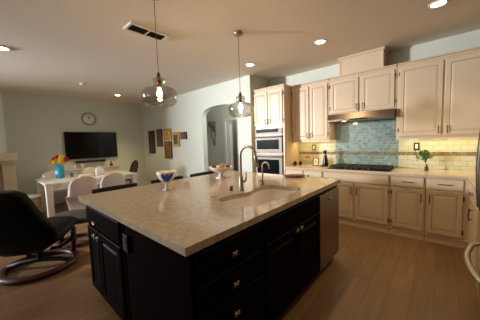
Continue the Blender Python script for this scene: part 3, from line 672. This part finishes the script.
# ------------------------------------------------------------------ dining corner
t = thing('dining_table', 'white rectangular dining table holding the turquoise vase', 'table', (-6.2, 1.63, 0))
b = MB(); b.box(-6.82, -5.60, .72, 2.48, .71, .75, .004); b.build('tabletop', M['table'], t)
b = MB(); b.box(-6.72, -5.68, .80, 2.40, .62, .71); b.build('apron', M['table'], t)
for x, y in ((-6.74, .78), (-5.69, .78), (-6.74, 2.42), (-5.69, 2.42)):
    b = MB(); b.box(x - .07, x + .07, y - .05, y + .05, 0, .71, .004); b.build('leg', M['table'], t)
def make_shell(label):
    t = thing('dining_chair', label, 'chair', (0, 0, 0), 0, 'white moulded dining chairs')   # front looks along -x
    # (x, z, half width, side lift along x, side lift along z): from the top of the back down to the seat front and under to the foot
    P = [(.270, .865, .09, 0, -.02), (.266, .845, .15, -.015, -.02), (.258, .80, .205, -.03, -.012), (.243, .72, .238, -.05, 0), (.225, .64, .248, -.07, 0), (.200, .56, .25, -.09, .01), (.165, .485, .25, -.08, .03), (.10, .445, .25, -.03, .05),
         (.0, .432, .248, 0, .045), (-.12, .435, .242, 0, .03), (-.20, .435, .235, 0, .01), (-.235, .41, .23, 0, 0), (-.235, .36, .228, .02, 0), (-.19, .27, .225, .08, 0), (-.12, .17, .225, .12, 0), (-.03, .07, .235, .12, 0), (.05, .018, .25, .08, 0), (.20, .012, .26, .0, 0)]
    K = 14; front = []; back = []
    for i, (x, z, wd, lx, lz) in enumerate(P):
        A = []
        for j in range(K + 1):
            u = -1 + 2 * j / K; e = abs(u) ** 3; A.append(Vector((x + lx * e, wd * u, z + lz * e)))
        front.append(A)
    for i, A in enumerate(front):
        tg = Vector((P[min(i + 1, len(P) - 1)][0] - P[max(i - 1, 0)][0], 0, P[min(i + 1, len(P) - 1)][1] - P[max(i - 1, 0)][1])).normalized(); nrm = Vector((-tg.z, 0, tg.x)) * .011
        back.append([v + nrm for v in A])
    b = MB(); b.loft([A + B[::-1] for A, B in zip(front, back)]); b.build('shell', M['plastic'], t, True)
    b = MB(); b.tube([(.235, -.235, .035), (.235, .235, .035)] if False else [(.20, -.255, .012), (.205, 0, .012), (.20, .255, .012)], .012, 8); b.build('foot_rim', M['plastic'], t, True)
    return t
c0 = make_shell('glossy white dining chair on the near side, closest to the turquoise vase')
c0.location = (-5.42, 1.25, 0)
dup(c0, (-5.42, 1.79, 0), 0, 'glossy white dining chair on the near side, beside the black chair end')
dup(c0, (-7.08, 1.10, 0), PI, 'white dining chair on the far side of the table behind the vase')
dup(c0, (-7.08, 1.95, 0), PI, 'white dining chair on the far side nearest the television')
# black oval-back chair at the end of the table
t = thing('oval_back_chair', 'black oval backed dining chair at the far end of the table', 'chair', (-7.0, 2.76, 0), -.80)
b = MB(); b.box(-.22, .22, -.22, .22, .42, .48, .025, 3); b.build('seat', M['black'], t, True)
b = MB(); L = []
for i in range(25):
    a = 2 * PI * i / 24; L.append((.23 * math.sin(a), .24 + .06 * math.cos(a), .74 + .235 * math.cos(a)))
b.tube(L, .024, 8)
b.loft([[(.22 * math.sin(2 * PI * j / 24), y + .058 * math.cos(2 * PI * j / 24), .74 + .225 * math.cos(2 * PI * j / 24)) for j in range(24)] for y in (.23, .25)], smooth=False)
b.tube([(-.10, .19, .46), (-.09, .18, .6)], .015); b.tube([(.10, .19, .46), (.09, .18, .6)], .015); b.build('backrest', M['black'], t, True)
for x, y in ((-.18, -.18), (.18, -.18), (-.18, .18), (.18, .18)):
    b = MB(); b.tube([(x, y, .43), (x * 1.08, y * 1.1, 0)], [.02, .013], 8); b.build('leg', M['black'], t, True)
# vase and flowers
vx, vy = -6.42, 1.10
t = thing('flower_vase', 'turquoise square sided vase of flowers on the white table', 'vase', (vx, vy, .75))
b = MB(Matrix.Translation((vx, vy, .75)) @ Matrix.Rotation(.7, 4, 'Z')); out = [[(x, y, z) for x, y in rloop(-s, s, -s, s, .02, 4)] for s, z in ((.060, 0), (.062, .01), (.066, .29))]
inn = [[(x, y, z) for x, y in rloop(-s, s, -s, s, .02, 4)] for s, z in ((.060, .29), (.055, .03))]
b.loft(out + inn); b.build('vase_body', M['turquoise'], t)
rnd = random.Random(11)
fl = [(-.17, -.16, .36, 'orange'), (-.13, -.06, .43, 'red'), (-.05, -.09, .37, 'yellow'), (-.01, 0, .47, 'red'), (.03, -.02, .385, 'orange'), (.08, .06, .45, 'yellow'), (.12, .10, .37, 'orange'), (.17, .15, .415, 'red')]
desc = {'orange': 'orange flower', 'red': 'dark red flower', 'yellow': 'yellow flower'}
where = ['at the far left of the vase', 'at the upper left of the bouquet', 'low on the left over the vase rim', 'at the very top of the bouquet', 'low in the middle of the bouquet', 'in the upper right of the bouquet', 'low on the right over the vase rim', 'at the far right of the bouquet']
for (dx, dy, dz, c), wh in zip(fl, where):
    k = Vector((dx * .75 + dy * .66, 0, 0)); rx, ry = .75 * (dx + dy) * .54, .66 * (dx + dy) * .54
    hx, hy, hz = vx + rx + (dy - dx) * .25 * -.66, vy + ry + (dy - dx) * .25 * .75, .75 + dz
    f = thing('gerbera_flower', '%s %s' % (desc[c], wh), 'flower', (vx, vy, .79), group='flowers in the turquoise vase')
    b = MB(); b.tube([(vx + (hx - vx) * .18, vy + (hy - vy) * .18, .80), (vx + (hx - vx) * .22, vy + (hy - vy) * .22, 1.04), (hx, hy, hz - .01)], .004, 6); b.build('stem', M['stem'], f)
    d = Vector((hx - vx, hy - vy, .0)) + Vector((.10, -.06, .10)); d.normalize(); q = d.orthogonal().normalized(); e = d.cross(q)
    b = MB()
    for ring, (pl, np_, cup) in enumerate(((.068, 11, .022), (.050, 9, .04))):
        for j in range(np_):
            a = 2 * PI * j / np_ + ring * .3; rdir = q * math.cos(a) + e * math.sin(a); sd = -q * math.sin(a) + e * math.cos(a); c0_ = Vector((hx, hy, hz))
            pts = [c0_, c0_ + rdir * pl * .6 + sd * .019 + d * cup, c0_ + rdir * pl + d * cup * 1.2, c0_ + rdir * pl * .6 - sd * .019 + d * cup, c0_ + rdir * pl * .55 + d * (cup - .006)]
            b.add(pts, [[0, 1, 4], [1, 2, 4], [2, 3, 4], [3, 0, 4]])
    b.ball(tuple(Vector((hx, hy, hz)) + d * .006), .018, 10, 6); b.build('bloom', M[c], f)
# things on the table
t = thing('napkin_box', 'white tissue box with a tissue on the dining table', 'box', (-6.12, 1.80, .75))
b = MB(); b.box(-6.20, -6.04, 1.72, 1.88, .75, .90, .012, 2); b.build('box', M['foam'], t)
b = MB(); b.loft([[(-6.12 + r * math.cos(a) * s, 1.80 + r * math.sin(a), .90 + z) for a in [2 * PI * j / 10 for j in range(10)]] for r, z, s in ((.04, -.004, .5), (.05, .03, .7), (.02, .06, 1), (.003, .075, 1))]); b.build('tissue', M['foam'], t)
t = thing('table_runner', 'folded white cloth lying on the table next to the tissue box', 'cloth', (-6.3, 1.5, .75))
b = MB(); b.box(-6.42, -6.12, 1.40, 1.66, .75, .775, .008, 2); b.box(-6.40, -6.14, 1.42, 1.64, .775, .79, .007, 2); b.build('cloth', M['foam'], t)
b = MB(); b.lathe([(.03, .75), (.034, .755), (.034, .83), (.02, .85), (.001, .852)], (-6.42, 1.32, 0), 16); tag(b.build('blue_cup', M['blue_plastic']), 'small blue plastic cup beside the turquoise vase', 'cup')
# sideboard under the television
t = thing('sideboard', 'long white sideboard against the wall under the television', 'sideboard', (-7.6, 2.2, 0))
b = MB(); b.box(XL + .005, -7.42, 1.15, 2.72, .06, .80, .004); b.build('body', M['table'], t)
b = MB(); b.box(XL + .005, -7.40, 1.13, 2.74, .80, .83, .004); b.build('top', M['table'], t)
b = MB(); b.box(XL + .02, -7.46, 1.19, 2.68, 0, .06); b.build('plinth', M['table'], t)
for u0, u1 in ((1.17, 1.67), (1.68, 2.19), (2.20, 2.70)):
    dd = door(t, '+x', -7.42, u0, u1, .08, .78, [M['table']], 'door', [(0, .014, 0), (.003, .016, 0)]); bar_pull(dd, '+x', -7.42, u1 - .06, .6, .12, True, M['nickel'])
t = thing('low_cabinet', 'lower white cabinet right of the sideboard by the corner', 'cabinet', (-7.6, 3.0, 0))
b = MB(); b.box(XL + .005, -7.42, 2.76, 3.25, .05, .60, .004); b.build('body', M['table'], t)
b = MB(); b.box(XL + .005, -7.41, 2.755, 3.26, .60, .625, .004); b.build('top', M['table'], t)
b = MB(); b.box(XL + .02, -7.46, 2.80, 3.21, 0, .05); b.build('plinth', M['table'], t)
dd = door(t, '+x', -7.42, 2.78, 3.23, .07, .58, [M['table']], 'door', [(0, .014, 0), (.003, .016, 0)]); bar_pull(dd, '+x', -7.42, 2.84, .45, .12, True, M['nickel'])
t = thing('red_bottle', 'little red bottle standing on the white sideboard', 'bottle', (-7.55, 2.56, .83))
b = MB(); b.lathe([(.04, .83), (.046, .84), (.046, .90), (.018, .94), (.016, .965)], (-7.55, 2.56, 0), 16); b.build('bottle', M['red_glass'], t)
b = MB(); b.lathe([(.018, .965), (.018, .985), (.002, .986)], (-7.55, 2.56, 0), 12); b.build('cap', M['red_glass'], t)
for y, h, lab in ((1.62, .10, 'small pale cup on the sideboard, left one of two'), (1.80, .13, 'small pale cup on the sideboard, taller right one')):
    b = MB(); b.lathe([(.03, .83), (.036, .83 + h), (.032, .83 + h), (.027, .84)], (-7.52, y, 0), 16); tag(b.build('cup', M['porcelain']), lab, 'cup', 'cups on the sideboard')
# television, soundbar, clock
t = thing('television', 'large black flat television hung on the pale wall', 'television', (XL + .04, 2.17, 1.12))
b = MB(); b.box(XL + .002, XL + .04, 1.9, 2.4, 1.3, 1.7); b.build('mount', M['black_matte'], t)
b = MB(at('+x', XL + .04)); b.rings(1.50, 2.85, 1.095, 1.87, [(0, .035, 0), (.003, .038, 0), (.012, .038, 0), (.014, .034, 0)]); b.build('bezel', M['black'], t)
b = MB(at('+x', XL + .04)); b.box(1.513, 2.837, .033, .0345, 1.109, 1.856); b.build('screen', M['screen'], t)
t = thing('soundbar', 'slim black soundbar on the wall below the television', 'speaker', (XL + .06, 2.1, .99))
b = MB(); b.box(XL + .02, XL + .12, 1.72, 2.48, .975, 1.035, .01, 2); b.build('bar', M['black_matte'], t)
b = MB(); b.box(XL, XL + .02, 1.9, 2.3, .985, 1.025); b.build('bracket', M['black_matte'], t)
t = thing('wall_clock', 'round white wall clock with grey rim above the television', 'clock', (XL, 2.15, 2.27))
CY, CZ = 2.15, 2.26
b = MB(at('+x', XL)); b.lathe([(.185, 0), (.19, .01), (.19, .026), (.158, .028), (.154, .02)], (CY, 0, CZ), 36, axis='y'); b.build('rim', M['clock_rim'], t)
b = MB(at('+x', XL)); b.lathe([(.172, .015), (.172, .0215)], (CY, 0, CZ), 36, axis='y'); b.build('face', M['clock_face'], t)
for i in range(12):
    a = PI / 6 * i; b = MB(at('+x', XL)); b.tube([(CY + .13 * math.sin(a), .0225, CZ + .13 * math.cos(a)), (CY + .15 * math.sin(a), .0225, CZ + .15 * math.cos(a))], .003, 5); b.build('hour_mark', M['dark_steel'], t)
for nm, a, ln in (('hour_hand', -.45, .085), ('minute_hand', .12, .11)):
    b = MB(at('+x', XL)); b.tube([(CY - .02 * math.sin(a), .026, CZ - .02 * math.cos(a)), (CY + ln * math.sin(a), .026, CZ + ln * math.cos(a))], .006, 6); b.build(nm, M['black_matte'], t)
# paintings
PAL = [((52, 42, 36), (96, 82, 66), (44, 36, 32), (120, 96, 72)), ((66, 44, 34), (136, 80, 46), (80, 84, 92), (46, 34, 28)), ((190, 172, 76), (220, 200, 110), (150, 96, 36), (226, 200, 110)),
       ((60, 70, 60), (156, 88, 36), (96, 50, 28), (196, 140, 64)), ((86, 56, 34), (34, 26, 22), (140, 96, 54), (54, 40, 30)), ((116, 50, 36), (76, 44, 34), (156, 92, 64), (60, 32, 26))]
pics = [(-7.45, -7.06, 1.16, 1.90, 'tall narrow dark abstract painting, leftmost in the wall group', None), (-6.90, -6.58, 1.38, 1.92, 'upright brown abstract painting next to the tall dark one', None), (-6.48, -6.05, 1.56, 1.91, 'yellow abstract painting at the top of the wall group', None),
        (-6.46, -6.06, 1.00, 1.52, 'orange and dark painting hanging below the yellow one', None), (-5.98, -5.64, 1.36, 1.78, 'dark picture in a broad gold frame in the wall group', 'gold'), (-5.57, -5.28, 1.56, 1.76, 'small red brown painting, rightmost in the wall group', None)]
GF = mat('old_gold_frame', (190, 158, 76), 0.5); DF = mat('dark_wood_frame', (44, 30, 22), 0.5)
for i, (x0, x1, z0, z1, lab, fr) in enumerate(pics):
    t = thing('wall_painting', lab, 'painting', ((x0 + x1) / 2, YA, z0), group='paintings on the arch wall')
    fw_ = .075 if fr else .018
    b = MB(at('-y', YA)); b.rings(x0, x1, z0, z1, [(0, .028, 0), (.004, .032, 0), (fw_, .03, 0), (fw_ + .003, .022, 0)]); b.build('frame', GF if fr else (GF if i == 2 else DF), t)
    b = MB(at('-y', YA)); b.box(x0 + fw_, x1 - fw_, .02, .025, z0 + fw_, z1 - fw_); b.build('canvas', painting_mat('canvas_paint', PAL[i], 6, i * 3.1), t)
# sconce in the hall
t = thing('wall_sconce', 'ornate grey metal wall sconce in the hall beyond the arch', 'sconce', (-5.49, 5.0, 1.36))
sxx, sy = -5.49, 5.0
b = MB(at('-y', sy)); b.rings(sxx - .045, sxx + .045, 1.78, 2.0, [(0, .012, 0), (.012, .018, 0)]); b.build('back_plate', M['sconce'], t)
b = MB(at('-y', sy)); b.lathe([(.03, 1.90), (.05, 1.93), (.11, 1.97), (.12, 2.0), (.12, 2.08), (.13, 2.10), (.12, 2.10), (.10, 1.99), (.01, 1.95)], (sxx, .10, 0), 20); b.build('cup', M['sconce'], t)
b = MB(at('-y', sy))
for s in (-1, 1): b.tube([(sxx + s * .02, .015, 1.95), (sxx + s * .09, .05, 1.82), (sxx + s * .085, .05, 1.66), (sxx + s * .045, .04, 1.52), (sxx + s * .01, .02, 1.38)], [.018, .016, .014, .013, .012], 8)
b.ball((sxx, .025, 1.37), .028); b.tube([(sxx, .012, 1.9), (sxx, .06, 1.9), (sxx, .10, 1.92)], .014); b.build('scroll', M['sconce'], t)

# ------------------------------------------------------------------ left side: fireplace, basket table, recliner
t = thing('fireplace_surround', 'tan wooden fireplace mantel and leg at the left edge', 'fireplace', (-7.3, -.6, 0))
b = MB(); b.box(-7.418, -7.10, -1.75, .50, 1.18, 1.36, .008); b.build('mantel', M['oak'], t)
for y0, y1 in ((.24, .45), (-1.70, -1.49)):
    b = MB(); b.box(-7.418, -7.24, y0, y1, 0, 1.18, .006); b.box(-7.418, -7.22, y0 - .02, y1 + .02, 0, .15, .006); b.box(-7.418, -7.21, y0 - .015, y1 + .015, 1.10, 1.18, .006); b.build('leg', M['oak'], t)
b = MB(); b.box(-7.418, -7.38, -1.49, -1.1, 0, 1.18); b.box(-7.418, -7.38, -.2, .24, 0, 1.18); b.box(-7.418, -7.38, -1.1, -.2, .80, 1.18); b.build('facing', M['stone'], t)
b = MB(); b.box(-7.418, -7.40, -1.1, -.2, 0, .80); b.build('firebox', M['black_matte'], t)
t = thing('round_side_table', 'round wicker drum table with a white top behind the recliner', 'side table', (-6.42, .50, 0))
b = MB(); b.lathe([(.20, 0), (.215, .02), (.235, .2), (.235, .4), (.225, .42)], (-6.42, .50, 0), 28); b.build('drum', M['wicker'], t)
b = MB(); b.lathe([(.24, .42), (.25, .425), (.25, .445), (.24, .45), (.002, .45)], (-6.42, .50, 0), 32); b.build('top', M['foam'], t)

def ring_base(parent, r, rr, zz=.03, name='ring_base'):
    b = MB(); seg = 40; loops = []
    for i in range(seg + 1):
        a = 2 * PI * i / seg; c = Vector((r * math.cos(a), r * math.sin(a), zz)); d = Vector((math.cos(a), math.sin(a), 0))
        loops.append([c + d * rr * 1.3 * math.cos(2 * PI * j / 10) + Vector((0, 0, 1)) * rr * .8 * math.sin(2 * PI * j / 10) for j in range(10)])
    b.loft(loops, cap0=False, cap1=False); return b.build(name, M['mahogany'], parent, True)
# recliner: local front is +y
t = thing('recliner_chair', 'black leather recliner on a red brown wooden ring base', 'armchair', (-3.60, .35, 0), .95)
ring_base(t, .345, .036)
b = MB(); b.tube([(-.34, 0, .035), (-.2, 0, .07), (0, 0, .09), (.2, 0, .07), (.34, 0, .035)], .028, 8); b.tube([(0, 0, .07), (0, 0, .34)], .035, 10); b.build('pedestal', M['black_matte'], t, True)
def cushion(w0, d0, prof, m, name):
    """prof: list of (y, z, half width, half thickness, normal angle)"""
    b = MB(); loops = []
    for y, z, hw_, ht, ang in prof:
        L = []; ny, nz = math.cos(ang), math.sin(ang)
        for j in range(20):
            a = 2 * PI * j / 20; ex = math.copysign(abs(math.cos(a)) ** .55, math.cos(a)) * hw_; en = math.copysign(abs(math.sin(a)) ** .8, math.sin(a)) * ht
            L.append((ex + w0, y + ny * en, z + nz * en))
        loops.append(L)
    b.loft(loops); return b.build(name, m, t, True)
cushion(0, 0, [(.36, .43, .22, .03, PI / 2), (.34, .43, .29, .075, PI / 2), (.1, .41, .31, .085, PI / 2), (-.15, .39, .31, .085, PI / 2), (-.24, .385, .29, .06, PI / 2)], M['leather'], 'seat')
cushion(-.06, 0, [(-.16, .26, .20, .05, .25), (-.18, .33, .31, .09, .25), (-.22, .44, .385, .105, .27), (-.25, .53, .385, .105, .3), (-.28, .63, .32, .10, .3), (-.31, .74, .27, .095, .3), (-.345, .86, .235, .09, .3), (-.38, .95, .205, .075, .3), (-.40, 1.0, .14, .04, .3)], M['leather'], 'backrest')
for s in (-1, 1):
    b = MB(); b.tube([(s * .25, .225, .04), (s * .262, .235, .2), (s * .275, .24, .37)], [.03, .034, .03], 8, flat=.7); b.build('upright', M['mahogany'], t, True)
for s in (-1, 1):
    b = MB(); b.tube([(s * .30, .16, .33), (s * .27, .20, .24), (s * .16, .12, .17), (s * .10, .02, .20)], [.03, .025, .022, .02], 8); b.build('side_bracket', M['black_matte'], t, True)
# ottoman
t = thing('ottoman', 'dark leather ottoman on a small wooden ring base behind recliner', 'ottoman', (-4.10, .84, 0), .95)
ring_base(t, .23, .025, .025)
cushion(0, 0, [(-.27, .385, .22, .02, PI / 2), (-.25, .39, .29, .05, PI / 2), (-.1, .395, .31, .065, PI / 2), (.1, .395, .31, .065, PI / 2), (.24, .385, .29, .05, PI / 2), (.27, .38, .22, .02, PI / 2)], M['lit_leather'], 'cushion')
for s in (-1, 1):
    b = MB(); b.tube([(s * .21, 0, .03), (s * .215, 0, .18), (s * .19, 0, .34)], [.035, .035, .04], 8); b.build('leg', M['mahogany'], t, True)

# ------------------------------------------------------------------ ceiling: lights, vent, pendants
def downlight(x, y, label, power, r=.085):
    t = thing('ceiling_light', label, 'light', (x, y, ZC), group='recessed ceiling lights')
    b = MB(); b.lathe([(r, ZC - .001), (r, ZC - .008), (r * .78, ZC - .012), (r * .74, ZC - .001)], (x, y, 0), 28, cap=False); b.build('trim_ring', M['white'], t)
    b = MB(); b.lathe([(r * .74, ZC - .002), (r * .74, ZC - .006), (.002, ZC - .007)], (x, y, 0), 24); b.build('lens', M['lamp_on'], t)
    l = bpy.data.lights.new('downlight_lamp', 'SPOT'); l.energy = power; l.spot_size = 1.9; l.spot_blend = .7; l.color = (1.0, .77, .42); l.shadow_soft_size = .06
    o = bpy.data.objects.new('downlight_lamp', l); COL.objects.link(o); o.location = (x, y, ZC - .03)
DP = 33
downlight(-.05, 3.29, 'recessed ceiling light above the right wall cabinets', DP)
downlight(-1.31, 3.29, 'recessed ceiling light in front of the range hood cabinets', DP)
downlight(-2.60, 3.30, 'recessed ceiling light in front of the oven cabinet', DP)
downlight(-4.50, .27, 'recessed ceiling light at the left edge over the recliner', 26, .10)
downlight(-6.60, 2.53, 'recessed ceiling light near the television wall', 78)
for x, y in ((-.1, 1.2), (-1.3, -.6)): downlight(x, y, 'recessed ceiling light behind the viewpoint over the kitchen %s' % ('aisle' if x > -1 else 'entry'), DP * .7)
t = thing('smoke_detector', 'small round smoke detector on the ceiling over the dining table', 'detector', (-5.86, 1.55, ZC))
b = MB(); b.lathe([(.065, ZC - .001), (.065, ZC - .02), (.05, ZC - .032), (.002, ZC - .034)], (-5.86, 1.55, 0), 24); b.build('housing', M['ceiling'], t)
b = MB(); b.lathe([(.02, ZC - .033), (.018, ZC - .038), (.001, ZC - .038)], (-5.86, 1.55, 0), 12); b.build('button', M['white'], t)
# vent
t = thing('ceiling_vent', 'white framed ceiling air vent with dark louvres', 'vent', (-2.72, 1.42, ZC))
vx0, vx1, vy0, vy1 = -2.83, -2.62, 1.20, 1.69
b = MB(); b.box(vx0, vx0 + .03, vy0, vy1, ZC - .02, ZC - .001, .003); b.box(vx1 - .03, vx1, vy0, vy1, ZC - .02, ZC - .001, .003); b.box(vx0 + .03, vx1 - .03, vy0, vy0 + .03, ZC - .02, ZC - .001, .003); b.box(vx0 + .03, vx1 - .03, vy1 - .03, vy1, ZC - .02, ZC - .001, .003); b.box(vx0 + .03, vx1 - .03, 1.438, 1.452, ZC - .018, ZC - .001); b.build('frame', M['white'], t)
b = MB(); b.box(vx0 + .03, vx1 - .03, vy0 + .03, vy1 - .03, ZC - .003, ZC - .001); b.build('backing', M['vent_dark'], t)
for i in range(7):
    x = vx0 + .034 + i * .0215; b = MB(); b.loft([[(x, y, ZC - .004), (x + .003, y, ZC - .004), (x + .013, y, ZC - .017), (x + .010, y, ZC - .017)] for y in (vy0 + .03, vy1 - .03)], smooth=False); b.build('slat', M['vent_dark'], t)
# pendants
def pendant(x, y, zb, label):
    t = thing('pendant_lamp', label, 'lamp', (x, y, zb), group='glass pendant lamps')
    b = MB(); b.lathe([(.055, ZC - .001), (.06, ZC - .012), (.058, ZC - .035), (.02, ZC - .045), (.006, ZC - .06)], (x, y, 0), 24); b.build('canopy', M['nickel'], t)
    b = MB(); b.tube([(x, y, ZC - .05), (x, y, zb + .31)], .0032, 6); b.build('cord', M['dark_steel'], t)
    b = MB(); b.lathe([(.006, zb + .32), (.016, zb + .30), (.018, zb + .27), (.02, zb + .265), (.02, zb + .18), (.012, zb + .175)], (x, y, 0), 18); b.build('socket', M['brass'], t)
    po = [(.085, .0), (.125, .010), (.152, .04), (.165, .085), (.162, .13), (.135, .162), (.08, .178), (.058, .19), (.052, .205), (.06, .225), (.058, .25), (.035, .268), (.024, .272)]
    g = [(r, zb + h) for r, h in po] + [(max(r - .004, .015), zb + h - (0 if i > 1 else -.004)) for i, (r, h) in list(enumerate(po))[::-1]]
    b = MB(); b.lathe(g, (x, y, 0), 36, cap=False); k = len(g)
    b.lathe([g[0], g[-1]], (x, y, 0), 36, cap=False); b.build('glass_shade', M['glass'], t)
    b = MB(); b.lathe([(.010, zb + .178), (.011, zb + .155), (.020, zb + .138), (.024, zb + .120), (.019, zb + .100), (.003, zb + .092)], (x, y, 0), 16); b.build('bulb', M['bulb_on'], t)
    return t
pendant(-2.00, 1.145, 1.785, 'clear glass pendant lamp hanging nearer the viewer over the island')
pendant(-1.95, 2.25, 1.75, 'clear glass pendant lamp hanging over the sink half of the island')
# added point light, out of view, brightening the hall and the arch jamb
hl = bpy.data.lights.new('hall_fill', 'POINT'); hl.energy = 26; hl.color = (.95, .97, 1); hl.shadow_soft_size = .15
ho = bpy.data.objects.new('hall_fill', hl); COL.objects.link(ho); ho.location = (-3.45, 4.45, 2.5)
cl = bpy.data.lights.new('corridor_fill', 'POINT'); cl.energy = 7; cl.color = (1, .95, .88); cl.shadow_soft_size = .12  # added without a fixture to lift the dark corridor
co = bpy.data.objects.new('corridor_fill', cl); COL.objects.link(co); co.location = (-4.75, 5.6, 2.5)
